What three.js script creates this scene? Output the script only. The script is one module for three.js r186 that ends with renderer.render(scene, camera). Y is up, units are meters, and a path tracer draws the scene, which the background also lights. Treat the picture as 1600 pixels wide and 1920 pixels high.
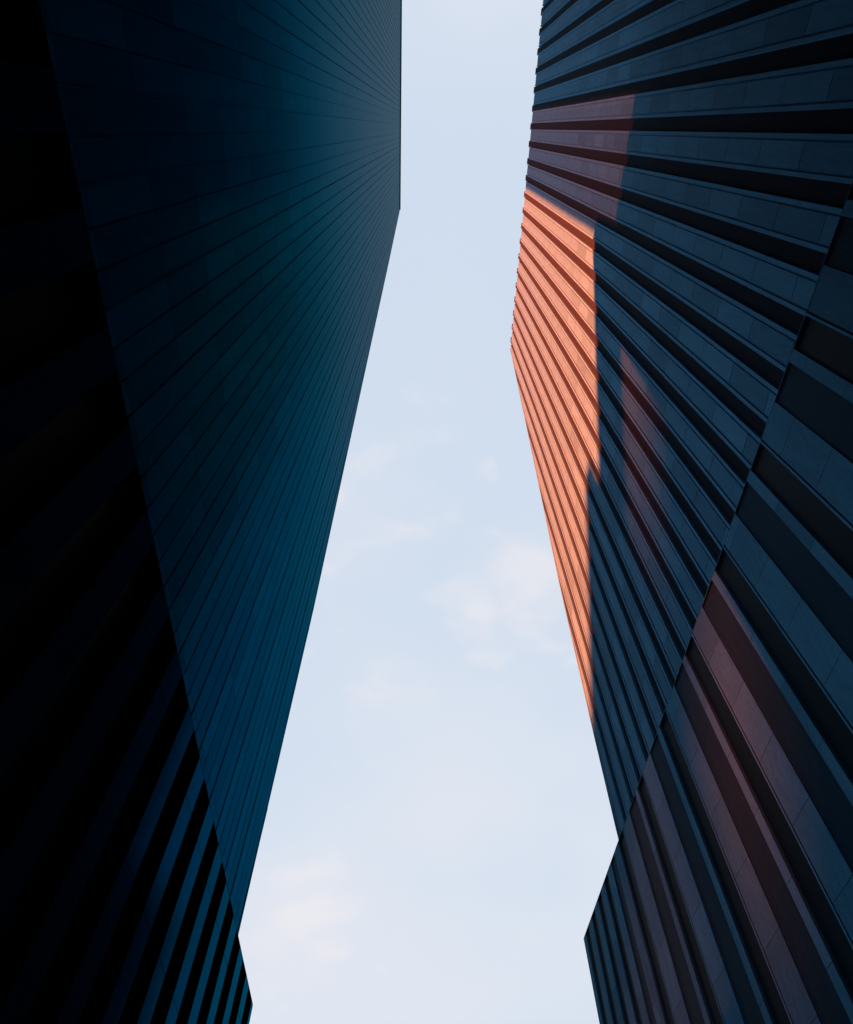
import * as THREE from 'three';
import { mergeGeometries } from 'three/addons/utils/BufferGeometryUtils.js';

// ------------------------------------------------------------------ camera
// Looking steeply up between two towers. DIR: right, up and back of the camera in the street's axes.
const scene = new THREE.Scene();
const EYE = 1.6, FOCAL = 1230, ZENITH = [810, 240], YAW = THREE.MathUtils.degToRad(0.9);
const up0 = new THREE.Vector3(ZENITH[0] - 800, -(ZENITH[1] - 960), -FOCAL).normalize();
const fw0 = new THREE.Vector3(0, 0, -1).addScaledVector(up0, up0.z).normalize();
const rt0 = new THREE.Vector3().crossVectors(fw0, up0);
const toStreet = (c) => new THREE.Vector3(c.dot(rt0), c.dot(up0), -c.dot(fw0)).applyAxisAngle(new THREE.Vector3(0, 1, 0), -YAW);
const camera = new THREE.PerspectiveCamera(2 * Math.atan(960 / FOCAL) * 180 / Math.PI, 853 / 1024, 0.05, 4000);
camera.position.set(0, EYE, 0);
camera.up.copy(toStreet(new THREE.Vector3(0, 1, 0)));
camera.lookAt(toStreet(new THREE.Vector3(0, 0, -1)).add(camera.position));
camera.updateMatrixWorld(); camera.updateProjectionMatrix();
scene.add(camera);

// ------------------------------------------------------------------ renderer, sun, sky
const renderer = new THREE.WebGLRenderer({ antialias: true });
renderer.setSize(853, 1024);
renderer.toneMapping = THREE.LinearToneMapping;
renderer.toneMappingExposure = 13;
renderer.outputColorSpace = THREE.SRGBColorSpace;
renderer.shadowMap.enabled = true;
const SUN_R = 4.5, SUN_E = 0.88 / SUN_R, SUN_RUN = [SUN_R, -0.88, -1];   // the way the evening light travels: right, down, away
const sun = new THREE.DirectionalLight(new THREE.Color().setRGB(1, 0.077, 0.0175), 5);
sun.position.set(-SUN_RUN[0], -SUN_RUN[1], -SUN_RUN[2]).multiplyScalar(90);
sun.target.position.set(0, 0, 0);
sun.castShadow = true; sun.shadow.radius = 1.6; sun.shadow.mapSize.set(4096, 4096);
Object.assign(sun.shadow.camera, { left: -260, right: 260, top: 260, bottom: -260, near: 1, far: 900 });
scene.add(sun, sun.target);

let seed = 20240611;
const rnd = () => { seed = (seed * 1664525 + 1013904223) >>> 0; return seed / 4294967296; };
const lattice = new Float32Array(64 * 64 * 64); for (let i = 0; i < lattice.length; i++) lattice[i] = rnd();
function noise3(x, y, z) {
  const xi = Math.floor(x), yi = Math.floor(y), zi = Math.floor(z), s = (t) => t * t * (3 - 2 * t);
  const fx = s(x - xi), fy = s(y - yi), fz = s(z - zi), at = (a, b, c) => lattice[((c & 63) * 64 + (b & 63)) * 64 + (a & 63)];
  const l = (a, b, t) => a + (b - a) * t;
  return l(l(l(at(xi, yi, zi), at(xi + 1, yi, zi), fx), l(at(xi, yi + 1, zi), at(xi + 1, yi + 1, zi), fx), fy),
    l(l(at(xi, yi, zi + 1), at(xi + 1, yi, zi + 1), fx), l(at(xi, yi + 1, zi + 1), at(xi + 1, yi + 1, zi + 1), fx), fy), fz);
}
const fbm = (x, y, z, n) => { let a = 0, w = 0.5; for (let i = 0; i < n; i++) { a += w * noise3(x, y, z); x = x * 2.03 + 7.1; y = y * 2.03 + 3.7; z = z * 2.03 + 1.3; w *= 0.5; } return a; };
const sstep = (a, b, t) => { t = Math.min(1, Math.max(0, (t - a) / (b - a))); return t * t * (3 - 2 * t); };
{
  const W = 1536, H = 768, data = new Float32Array(W * H * 4), E = renderer.toneMappingExposure;
  // the three small clouds that stand over the street, by the way they lie from the camera
  const puffs = [[990, 1090, 0.065, 1.0], [570, 1740, 0.062, 1.0], [905, 1120, 0.05, 0.6], [640, 960, 0.13, 0.36], [660, 1230, 0.09, 0.2]].map(([u, v, size, much]) => ({ dir: toStreet(new THREE.Vector3(u - 800, 960 - v, -FOCAL).normalize()), size, much }));
  for (let j = 0; j < H; j++) for (let i = 0; i < W; i++) {
    const jj = j < 4 ? H - 1 : j, lat = ((jj + 0.5) / H - 0.5) * Math.PI, lon = ((i + 0.5) / W - 0.5) * 2 * Math.PI;
    const c = Math.cos(lat) * sstep(0.0005, 0.012, Math.cos(lat)), x = c * Math.cos(lon), y = Math.sin(lat), z = c * Math.sin(lon);
    const px = x / (Math.max(y, 0) + 0.25), pz = z / (Math.max(y, 0) + 0.25);     // a flat, high layer of cloud
    const veil = sstep(0.30, 0.62, fbm(px * 1.3 + 11.2, 0.3, pz * 1.3 + 5.4, 5));
    const puff = sstep(0.44, 0.66, fbm(px * 4.6 + 3.1, 2.2, pz * 4.6 + 9.7, 6)) * sstep(0.42, 0.6, fbm(px * 1.1 + 2.9, 7.7, pz * 1.1 + 4.1, 3));
    let near = 0; for (const p of puffs) { const dd = 2 * (1 - (x * p.dir.x + y * p.dir.y + z * p.dir.z)); if (dd < 0.3) near = Math.max(near, p.much * Math.exp(-dd / (p.size * p.size))); }
    const billow = near > 0.01 ? sstep(0.30, 0.62, near * 0.34 + fbm(px * 13.3 + 1.7, 4.2, pz * 21.5 + 3.3, 7) * 0.80 - 0.16) : 0;
    const h = sstep(0.1, 1.0, y);
    let r = 0.675 - 0.050 * h, g = 0.762 - 0.038 * h, b = 0.878 - 0.02 * h;
    const mix = (cr, cg, cb, t) => { r += (cr - r) * t; g += (cg - g) * t; b += (cb - b) * t; };
    mix(0.765, 0.800, 0.885, 0.9 * veil);
    mix(0.80, 0.79, 0.865, 0.35 * puff);
    mix(0.80, 0.805, 0.875, 0.5 * Math.min(1, near * 1.5));
    mix(0.86, 0.84, 0.875, 0.6 * billow);
    if (y < 0) { const t = sstep(0, 0.02, -y); mix(0.600, 0.710, 0.855, t); }           // below the horizon, hidden by the ground
    const k = 4 * (j * W + i); data[k] = r / E; data[k + 1] = g / E; data[k + 2] = b / E; data[k + 3] = 1;
  }
  const sky = new THREE.DataTexture(data, W, H, THREE.RGBAFormat, THREE.FloatType);
  sky.mapping = THREE.EquirectangularReflectionMapping; sky.magFilter = sky.minFilter = THREE.LinearFilter; sky.wrapS = THREE.RepeatWrapping; sky.needsUpdate = true;
  scene.background = sky; scene.environment = sky;
}

// ------------------------------------------------------------------ materials
const TEX = 512;
function grain(fn, srgb) {
  const d = new Uint8Array(TEX * TEX * 4);
  for (let j = 0; j < TEX; j++) for (let i = 0; i < TEX; i++) { const v = Math.max(0, Math.min(255, Math.round(255 * fn(i / TEX, j / TEX)))), k = 4 * (j * TEX + i); d[k] = d[k + 1] = d[k + 2] = v; d[k + 3] = 255; }
  const t = new THREE.DataTexture(d, TEX, TEX, THREE.RGBAFormat); t.wrapS = t.wrapT = THREE.RepeatWrapping;
  t.magFilter = THREE.LinearFilter; t.minFilter = THREE.LinearMipmapLinearFilter; t.generateMipmaps = true; t.needsUpdate = true; if (srgb) t.colorSpace = THREE.SRGBColorSpace; return t;
}
// noise that repeats without a seam: the lattice wraps every 64 cells
const tile = (u, v, f, o, n) => { let a = 0, w = 0.5; for (let i = 0; i < n; i++) { a += w * noise3(u * f, v * f, o + i * 3.3); f *= 2; w *= 0.5; } return a / (1 - Math.pow(0.5, n)); };
const stoneMap = grain((u, v) => 0.93 + 0.16 * (tile(u, v, 64, 3.5, 3) - 0.5) + 0.11 * (noise3(u * 64, v * 64 / 8, 9.5) - 0.5) + 0.10 * (noise3(u * 64 / 4, v * 64 / 32, 33.5) - 0.5) + 0.10 * (rnd() - 0.5), true);
const streakMap = grain((u, v) => 0.92 + 0.14 * (noise3(u * 64, v * 64 / 16 * 1, 5.5) - 0.5) + 0.1 * (rnd() - 0.5), true);
const roughMap = grain((u, v) => 0.72 + 0.3 * (tile(u, v, 64, 21.5, 3) - 0.5));
for (const t of [stoneMap, roughMap]) t.repeat.set(1 / 6.7, 1 / 6.7);
streakMap.repeat.set(1 / 7.3, 1 / 7.3);
const mat = (r, g, b, rough, extra = {}) => new THREE.MeshPhysicalMaterial({ color: new THREE.Color().setRGB(r, g, b), roughness: rough, metalness: 0, specularIntensity: 0.01, ...extra });
const stone = [1, 0.83, 1.11, 0.93, 1.05].map((k) => mat(0.052 * k, 0.225 * k, 0.405 * k, 0.75, { map: stoneMap, roughnessMap: roughMap }));   // blue grey granite, three tones
const stoneRib = mat(0.066, 0.27, 0.48, 0.6, { map: stoneMap });
const bandDark = mat(0.014, 0.026, 0.042, 0.7, { map: streakMap });            // dark bronze window bands
const glassDark = mat(0.003, 0.017, 0.030, 0.45, { specularIntensity: 0.03 });
const spandrel = mat(0.013, 0.048, 0.085, 0.4, { map: streakMap });
const tint = (r, g, b) => new THREE.Color().setRGB(r, g, b);
const metal = (k, m, r, g, b, rough, edge) => mat(r * k, g * k, b * k, rough, { metalness: m, specularIntensity: 0, specularColor: tint(...edge), map: streakMap });
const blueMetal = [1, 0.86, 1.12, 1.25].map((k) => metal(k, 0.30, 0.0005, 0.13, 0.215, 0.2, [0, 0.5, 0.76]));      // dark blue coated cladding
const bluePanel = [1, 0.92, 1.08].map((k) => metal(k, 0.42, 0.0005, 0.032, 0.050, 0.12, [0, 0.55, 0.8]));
const blueFin = metal(1, 0.3, 0.001, 0.17, 0.26, 0.3, [0, 0.55, 0.8]);
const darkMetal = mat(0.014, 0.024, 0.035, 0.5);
const concrete = mat(0.04, 0.06, 0.075, 0.9, { map: stoneMap });
const asphalt = mat(0.03, 0.034, 0.04, 0.95, { map: stoneMap });
const paving = mat(0.06, 0.066, 0.075, 0.9, { map: stoneMap });

// ------------------------------------------------------------------ helpers
const used = new Map();
function named(n) { const k = used.get(n) || 0; used.set(n, k + 1); return k ? n + '_' + String(k).padStart(3, '0') : n; }
function part(name, geo, m, parent) { const o = new THREE.Mesh(geo, m); o.name = named(name); o.castShadow = o.receiveShadow = true; parent.add(o); return o; }
// Every facade is laid out in its own axes: t metres along the street (away from the camera), z metres above the eye, l metres into the building.
// slab(): a convex outline in (t, z) with a depth from l0 to l1. side = +1 for the right of the street, -1 for the left.
function slab(poly, l0, l1, side) {
  const P = [], U = [], I = []; let n = 0;
  let area = 0; for (let i = 0; i < poly.length; i++) { const a = poly[i], b = poly[(i + 1) % poly.length]; area += a[0] * b[1] - b[0] * a[1]; }
  const pts = area < 0 ? poly.slice().reverse() : poly;
  const v = (p, l, u, w) => { P.push(side * l, p[1] + EYE, -p[0]); U.push(u, w); return n++; };
  const tri = (a, b, c, flip) => (flip ? I.push(a, c, b) : I.push(a, b, c));
  for (const [l, front] of [[l0, true], [l1, false]]) {
    const ids = pts.map((p) => v(p, l, p[0], p[1]));
    for (let i = 1; i + 1 < ids.length; i++) tri(ids[0], ids[i], ids[i + 1], front === (side < 0));
  }
  for (let i = 0; i < pts.length; i++) {
    const a = pts[i], b = pts[(i + 1) % pts.length], vert = Math.abs(a[0] - b[0]) < Math.abs(a[1] - b[1]);
    const q = [v(a, l0, l0, vert ? a[1] : a[0]), v(b, l0, l0, vert ? b[1] : b[0]), v(b, l1, l1, vert ? b[1] : b[0]), v(a, l1, l1, vert ? a[1] : a[0])];
    tri(q[0], q[2], q[1], side < 0); tri(q[0], q[3], q[2], side < 0);
  }
  const g = new THREE.BufferGeometry();
  g.setAttribute('position', new THREE.Float32BufferAttribute(P, 3)); g.setAttribute('uv', new THREE.Float32BufferAttribute(U, 2)); g.setIndex(I);
  const out = g.toNonIndexed(); out.computeVertexNormals(); return out;
}
const rect = (t0, t1, z0, z1) => [[t0, z0], [t1, z0], [t1, z1], [t0, z1]];
function clip(poly, region) {                                 // convex outline against a convex, counter-clockwise region
  let out = poly;
  for (let i = 0; i < region.length && out.length; i++) {
    const a = region[i], b = region[(i + 1) % region.length], inn = (p) => (b[0] - a[0]) * (p[1] - a[1]) - (b[1] - a[1]) * (p[0] - a[0]);
    const res = [];
    for (let k = 0; k < out.length; k++) {
      const p = out[k], q = out[(k + 1) % out.length], dp = inn(p), dq = inn(q);
      if (dp >= 0) res.push(p);
      if ((dp > 0 && dq < 0) || (dp < 0 && dq > 0)) { const s = dp / (dp - dq); res.push([p[0] + (q[0] - p[0]) * s, p[1] + (q[1] - p[1]) * s]); }
    }
    out = res;
  }
  let ar = 0; for (let i = 0; i < out.length; i++) { const a = out[i], b = out[(i + 1) % out.length]; ar += a[0] * b[1] - b[0] * a[1]; }
  return out.length > 2 && Math.abs(ar) > 0.004 ? out : null;
}
function building(name, label, category, d, deg, side, group) {   // base of the facade abreast of the camera
  const o = new THREE.Group(); o.name = named(name);
  const a = THREE.MathUtils.degToRad(deg), R = new THREE.Matrix4().makeRotationY(-a);
  o.position.copy(new THREE.Vector3(side * d, 0, 0).applyMatrix4(R)); o.rotation.y = -a;
  o.userData = { label, category }; if (group) o.userData.group = group;
  scene.add(o); o.updateMatrixWorld(); return o;
}
function seen(owner, poly, l, side) {                          // how large an outline shows in the picture, in pixels squared
  const c = poly.map((p) => new THREE.Vector3(side * l, p[1] + EYE, -p[0]).applyMatrix4(owner.matrixWorld).applyMatrix4(camera.matrixWorldInverse));
  if (c.some((v) => v.z > -0.2)) return 0;
  const s = c.map((v) => v.applyMatrix4(camera.projectionMatrix)); let ar = 0, inside = false;
  for (let i = 0; i < s.length; i++) { const a = s[i], b = s[(i + 1) % s.length]; ar += a.x * b.y - b.x * a.y; if (Math.abs(a.x) < 1.02 && Math.abs(a.y) < 1.02) inside = true; }
  return inside ? Math.abs(ar) / 2 * 853 * 1024 / 4 : 0;
}
camera.matrixWorldInverse.copy(camera.matrixWorld).invert();
// panels of one thing: the 300 that show largest are sub-parts of their piers, the rest one mass
function hangPanels(owner, list, l0, l1, side, mats, most, massName) {
  for (const p of list) p.size = seen(owner, p.poly, l0, side);
  list.sort((a, b) => b.size - a.size);
  list.slice(0, most).forEach((p) => { if (p.size > 0) part('panel', slab(p.poly, l0, l1, side), mats[Math.floor(rnd() * mats.length)], p.under); });
  const rest = list.filter((p, i) => i >= most || p.size <= 0);
  if (rest.length) { const m = part(massName, mergeGeometries(rest.map((p) => slab(p.poly, l0, l1, side))), mats[0], owner); m.userData.kind = 'stuff'; }
}

// ------------------------------------------------------------------ ground
{
  const g = new THREE.PlaneGeometry(3000, 3000); g.rotateX(-Math.PI / 2);
  const uv = g.attributes.uv; for (let i = 0; i < uv.count; i++) uv.setXY(i, uv.getX(i) * 3000, uv.getY(i) * 3000);
  const ground = part('ground', g, asphalt, scene); ground.userData.kind = 'structure';
  const strip = (x0, x1, y0, y1) => { const b = new THREE.BoxGeometry(x1 - x0, y1 - y0, 420); b.translate((x0 + x1) / 2, (y0 + y1) / 2, -30); return b; };
  part('road', strip(4.5, 14.2, -0.4, 0.004), asphalt, scene).userData.kind = 'structure';
  part('pavement', strip(-3.4, 4.5, -0.4, 0.13), paving, scene).userData.kind = 'structure';
  part('pavement', strip(14.2, 20, -0.4, 0.13), paving, scene).userData.kind = 'structure';
}

// ------------------------------------------------------------------ right: tall tower of granite piers and dark window bands
{
  const d = 20, side = 1, M = 0.157 * d, H = 7.687 * d, DEEP = 0.29, BACK = -118;
  const o = building('granite_pier_tower', 'tall right tower with stone piers, dark window bands and an orange sunlit corner', 'tower', d, 0, side);
  const region = [[BACK, -EYE], [3.04 * d, -EYE], [2.95 * d, 2.0 * d], [2.90 * d, 2.63 * d], [2.79 * d, 3.76 * d], [2.236 * d, H], [BACK, H]];
  part('wall', slab(region, DEEP, 42, side), bandDark, o);
  const first = -0.0693 * d, panels = [], PH = 0.262 * d, low = -EYE + 0.2;
  const w = { band: 0.345 * M, rib: 0.075 * M, gap: 0.042 * M };
  for (let k = -10; k < 21; k++) {
    const t0 = first + k * M;                                  // a dark band, then a rib, groove, panels, groove, rib
    const band = clip(rect(t0, t0 + w.band, low, H), region);
    if (band) {
      part('window_band', slab(band, DEEP - 0.04, DEEP, side), bandDark, o);
      const top = clip(rect(t0 + 0.02, t0 + w.band - 0.02, H + 0.002, H + 3.0), rect(BACK, 2.236 * d, 0, H + 9));
      if (top) part('parapet_band', slab(top, DEEP - 0.04, DEEP + 0.5, side), bandDark, o);
    }
    const a = t0 + w.band, b = t0 + M;
    const core = clip(rect(a, b, low, H), region); if (!core) continue;
    const pier = part('pier', slab(core, 0.13, DEEP - 0.002, side), stone[0], o);
    for (const r of [rect(a, a + w.rib, low, H), rect(b - w.rib, b, low, H)]) { const c = clip(r, region); if (c) part('rib', slab(c, 0, 0.13, side), stoneRib, pier); }
    const off = (k * 0.37 % 1) * PH * 0.5;
    for (let z = low - PH + off; z < H; z += PH) {
      const c = clip(rect(a + w.rib + w.gap, b - w.rib - w.gap, Math.max(low, z + 0.025), Math.min(H - 0.3, z + PH - 0.025)), region);
      if (c) panels.push({ poly: c, under: pier });
    }
  }
  const E = region.slice(1, 6);                                // a narrow trim down the slanting end
  part('edge_trim', mergeGeometries(E.slice(0, -1).map((p, i) => slab([[p[0] - 0.3, p[1]], p, E[i + 1], [E[i + 1][0] - 0.3, E[i + 1][1]]], -0.012, DEEP - 0.006, side))), stone[0], o);
  hangPanels(o, panels, 0.03, 0.13, side, stone, 300, 'upper_panels');
}

// ------------------------------------------------------------------ right: lower block in front of it, wide piers, glass bays and narrow fins
{
  const d = 17.4, side = 1, H = 1.7374 * d, DEEP = 0.17, BACK = -90, END = 3.4 * d, low = -EYE + 0.15;
  const o = building('granite_podium_block', 'lower block at the bottom right, wide stone piers between glass bays and narrow fins', 'building', d, -2.34, side);
  part('wall', slab(rect(BACK, END - 0.02, -EYE, H - 0.02), DEEP, 30, side), darkMetal, o);
  const panels = [], PH = 0.19 * d;
  const pierAt = (a, b, k) => {
    const pier = part('pier', slab(rect(a, b, low, H), 0.10, DEEP - 0.004, side), stone[0], o);
    for (let z = low - PH + (k * 0.41 % 1) * PH; z < H; z += PH) {
      const c = clip(rect(a + 0.012, b - 0.012, Math.max(low, z + 0.011), Math.min(H - 0.012, z + PH - 0.011)), rect(BACK, END, low, H));
      if (c) panels.push({ poly: c, under: pier });
    }
  };
  const bay = (a, b, name, m, deep) => part(name, slab(rect(a, b, low, H - 0.01), deep, DEEP - 0.003, side), m, o);
  const M = 0.362 * d, first = 1.6754 * d;
  for (let k = -7; k <= 2; k++) {
    const t = first + k * M, tp = t + 0.114 * d;               // pier, groove with a thin bright rib, dark glass, narrow fin, panel bay
    pierAt(t, tp, k + 20);
    part('rib', slab(rect(tp + 0.005 * d, tp + 0.0115 * d, low, H), 0.0, DEEP - 0.004, side), stoneRib, o);
    bay(tp + 0.013 * d, t + 0.213 * d, 'glass_bay', glassDark, DEEP - 0.03);
    pierAt(t + 0.213 * d, t + 0.250 * d, k + 31.3);
    bay(t + 0.251 * d, t + M - 0.001 * d, 'spandrel_bay', spandrel, DEEP - 0.08);
  }
  for (let k = 0, t = (1.6754 + 3 * 0.362) * d - 0.145 * d; t < END - 0.3; k++, t += 0.146 * d) {
    pierAt(t, Math.min(END, t + 0.078 * d), k + 3.7); if (t + 0.146 * d < END) bay(t + 0.079 * d, t + 0.145 * d, 'glass_bay', glassDark, DEEP - 0.03);
  }
  part('coping', slab(rect(BACK, END - 0.03, H + 0.002, H + 0.05), -0.003, 1.4, side), stone[1], o);
  hangPanels(o, panels, 0.0, 0.10, side, stone, 300, 'lower_panels');
}

// ------------------------------------------------------------------ left: dark blue tower of narrow cladding strips
{
  const d = 3.376, side = -1, H = 24.07 * d, DEEP = 0.018, BACK = -90, low = -EYE + 0.2;
  const o = building('blue_clad_tower', 'dark blue tower on the left with narrow vertical cladding strips, close beside the camera', 'tower', d, 0, side);
  const region = [[BACK, -EYE], [4.10 * d, -EYE], [4.09 * d, 2.0 * d], [3.98 * d, 4.91 * d], [3.70 * d, 8.41 * d], [3.01 * d, 17.2 * d], [2.42 * d, H], [BACK, H]];
  part('wall', slab(region, DEEP, 22, side), blueMetal[1], o);
  const M = 0.118 * d, panels = [], PH = 1.7;
  for (let k = -36; k < 36; k++) {
    const t0 = 0.05 * d + k * M, wide = 0.95 + 0.035 * rnd(), set = 0.004 * rnd();
    const c = clip(rect(t0, t0 + wide * M, low, H), region); if (!c) continue;
    const strip = part('cladding_strip', slab(c, 0.007 + set, DEEP - 0.002, side), blueMetal[Math.floor(rnd() * 4)], o);
    const f = clip(rect(t0 + 0.965 * M, t0 + 0.99 * M, low, H - 0.2), region);
    if (f && (k * 7 + 40) % 5 < 2) part('fin', slab(f, -0.010, DEEP - 0.003, side), blueFin, o);
    for (let z = low; z < H; z += PH) { const q = clip(rect(t0 + 0.008, t0 + wide * M - 0.008, z + 0.004, Math.min(H - 0.02, z + PH - 0.004)), region); if (q) panels.push({ poly: q, under: strip }); }
  }
  const E = region.slice(2, 7);
  part('edge_trim', mergeGeometries(E.slice(0, -1).map((p, i) => slab([[p[0] - 0.10, p[1]], p, E[i + 1], [E[i + 1][0] - 0.10, E[i + 1][1]]], -0.006, DEEP - 0.004, side))), blueMetal[0], o);
  part('coping', slab(rect(BACK, 2.42 * d - 0.1, H + 0.003, H + 0.35), -0.08, 1.2, side), darkMetal, o);
  hangPanels(o, panels, 0, 0.007, side, blueMetal, 300, 'upper_panels');
}

// ------------------------------------------------------------------ left: low block in front of the blue tower, light panels between dark recesses
{
  const d = 2.3, side = -1, H = 2.067 * d, DEEP = 0.12, BACK = -30, END = 5.0 * d, low = -EYE + 0.15;
  const o = building('ribbed_low_block', 'low block at the bottom left with pale blue strips between deep black recesses', 'building', d, -0.17, side);
  part('wall', slab(rect(BACK, END - 0.01, -EYE, H - 0.01), DEEP, 1.1, side), darkMetal, o);
  const panels = [], PH = 1.15, M = 0.336 * d;
  for (let k = -9; k < 8; k++) {
    const a = 2.583 * d + k * M, b = Math.min(END, a + 0.145 * d); if (a > END - 0.05) break;
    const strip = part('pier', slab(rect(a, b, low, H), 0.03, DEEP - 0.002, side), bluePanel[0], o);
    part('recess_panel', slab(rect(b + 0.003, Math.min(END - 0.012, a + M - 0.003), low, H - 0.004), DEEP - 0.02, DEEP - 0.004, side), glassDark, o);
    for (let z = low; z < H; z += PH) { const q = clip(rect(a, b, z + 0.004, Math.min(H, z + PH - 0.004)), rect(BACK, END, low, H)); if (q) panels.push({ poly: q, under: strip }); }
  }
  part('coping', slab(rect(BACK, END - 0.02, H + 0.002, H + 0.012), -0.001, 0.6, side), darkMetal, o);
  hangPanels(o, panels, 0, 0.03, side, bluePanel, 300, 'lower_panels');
}

// ------------------------------------------------------------------ unseen blocks behind the left tower, placed to cast shadows and tinted light
const tinted = (t) => { const k = Math.sqrt(t); return new THREE.MeshPhysicalMaterial({ color: new THREE.Color().setRGB(k, k * 0.95, k * 0.95), roughness: 0, metalness: 0, transmission: 1, thickness: 0, ior: 1.45 }); };
const block = (x0, x1, f0, f1, y0, y1) => { const b = new THREE.BoxGeometry(x1 - x0, y1 - y0, f1 - f0); b.translate((x0 + x1) / 2, (y0 + y1) / 2, -(f0 + f1) / 2); return b; };
function plainThing(name, label, category, at) { const o = new THREE.Group(); o.name = named(name); o.position.copy(at); o.userData = { label, category }; scene.add(o); return o; }
const put = (name, geo, m, o) => { geo.translate(-o.position.x, -o.position.y, -o.position.z); return part(name, geo, m, o); };
{
  const back = (t, x) => t - (20 - x) / SUN_R;                   // where the ray that meets the right tower at t crosses the plane x
  const s = plainThing('unseen_shade_tower', 'unseen tower behind the blue tower, placed to shade the right tower', 'tower', new THREE.Vector3(-41, 0, 54));  // out of view, set where its edge shades the right tower
  const cut = back(-3.4, -56);
  put('wall', block(-56, -26, -80, cut, 0, 205), concrete, s);
  const g = plainThing('unseen_tinted_tower', 'unseen tinted glass tower, placed to dim the sun on the right tower', 'tower', new THREE.Vector3(-48, 0, 25));  // out of view, shaped to give the mauve patch beside the sunlit corner
  const F1 = back(10.4, -56), F0 = cut + 0.1, X0 = -56, X1 = -52, T = 205;   // light goes in through one wall and out through another
  put('wall', block(X0, X1, F0, F1, 0, 60), concrete, g);
  put('roof', block(X0, X1, F0, F1, T, T + 0.5), darkMetal, g);
  const sun_filter_pane = tinted(0.27);  // lets only part of the sun through, for the mauve patch
  put('sun_filter_pane', block(X0, X0 + 0.02, F0 + 0.05, F1, 60.01, T - 0.01), sun_filter_pane, g);
  put('sun_filter_pane', block(X1 - 0.02, X1, F0 + 0.05, F1, 60.01, T - 0.01), sun_filter_pane, g);
  put('sun_filter_pane', block(X0 + 0.03, X1 - 0.03, F1 - 0.02, F1, 60.01, T - 0.01), sun_filter_pane, g);

  // unseen slab shaped so its roof edge casts the slanting shadow, its panes warm strips
  const o = plainThing('unseen_shadow_slab', 'unseen slab behind the left tower, placed to cast the slanting shadow and faint warm strips', 'building', new THREE.Vector3(-80, 0, 0));
  const B1 = back(11.5, -30), B0 = B1 - 3, XR = -30, XL = 20 - SUN_R * (36.7 - B1), TOP = 86 + SUN_E * 50 + EYE;
  const wall = (x0, x1, y0, y1) => put('wall', block(x0, x1, B0, B1, y0, y1), concrete, o);
  const U0 = TOP - 27, U1 = TOP - 10, L0 = 39, L1 = 59, LX = -58;
  wall(XL, XR, 0, L0); wall(LX, XR, L0, L1); wall(XL, XR, L1, U0); wall(XL, XR, U1, TOP);
  const sunFilterGrid = (x0, x1, y0, y1, rows, cols, o) => rows.forEach((r, i) => cols.forEach((c, k) => {  // graded tinted panes that shape soft patches of dimmed sun
    const h = (y1 - y0) / rows.length, w = (x1 - x0) / cols.length, a = y0 + i * h, l = x0 + k * w;
    for (const f of [B0 + 0.1, B1 - 0.1]) put('sun_filter_pane', block(l + 0.006, l + w - 0.006, f - 0.01, f + 0.01, a + 0.006, a + h - 0.006), tinted(r * c), o);
  }));
  sunFilterGrid(XL, LX, L0, L1, [0.15, 0.28, 0.42, 0.53, 0.60, 0.60, 0.52, 0.40, 0.26], [0.55, 0.8, 0.95, 1, 1, 0.9, 0.7, 0.45], o);  // dimmed sun for the pink patch on the lower right block
  sunFilterGrid(XL, XR, U0, U1, [0.20, 0.36, 0.50, 0.60, 0.66, 0.68], [0.5, 0.8, 1, 1, 1], o);  // dimmed sun for the warm strip on the right tower
  const w = plainThing('unseen_shadow_slab', 'unseen taller wing of the slab, placed to step the shadow and dim the sun', 'building', new THREE.Vector3(-200, 0, 0));  // unseen, sets the step in the shadow line
  const WT = 70.3 + SUN_E * SUN_R * (38.3 - B1) + EYE, wing = (x0, x1, y0, y1) => put('wall', block(x0, x1, B0, B1, y0, y1), concrete, w);
  wing(-280, XL - 0.1, 0, 44); wing(-280, XL - 0.1, 72, WT); wing(-280, -262, 44, 72); wing(XL - 0.35, XL - 0.1, 44, 72);
  sunFilterGrid(-262, XL - 0.4, 44, 72, [0.12, 0.20, 0.26, 0.30, 0.30, 0.26], [0.7, 0.8, 0.9, 1, 1, 1], w);  // faint sun let through onto the far end of the lower block
}
{
  const n = plainThing('unseen_shade_block', 'unseen low block added beyond the blue tower to darken the facades', 'building', new THREE.Vector3(-50, 0, -60));  // added out of view to hold sky light off the low facades
  put('wall', block(-70, -28, 25, 59, 0, 26), concrete, n);
  const m = plainThing('unseen_shade_tower', 'unseen tall block added farther down the street to darken the right facades', 'tower', new THREE.Vector3(-63, 0, -100));  // added out of view so the right side gets less sky
  put('wall', block(-90, -37, 60, 140, 0, 120), concrete, m);
  const r = plainThing('unseen_shade_block', 'unseen broad block added behind the camera to cut sky light in the street', 'building', new THREE.Vector3(8, 0, 80));  // added behind the camera to deepen the dark at street level
  put('wall', block(-60, 60, -100, -74, 0, 240), concrete, r);
  const f = plainThing('unseen_shade_block', 'unseen block far down the street below the view, placed to cut low sky light', 'building', new THREE.Vector3(0, 0, -250));  // unseen, keeps low sky light from coming up the street
  put('wall', block(-90, 120, 235, 265, 0, 86), concrete, f);
}

renderer.render(scene, camera);
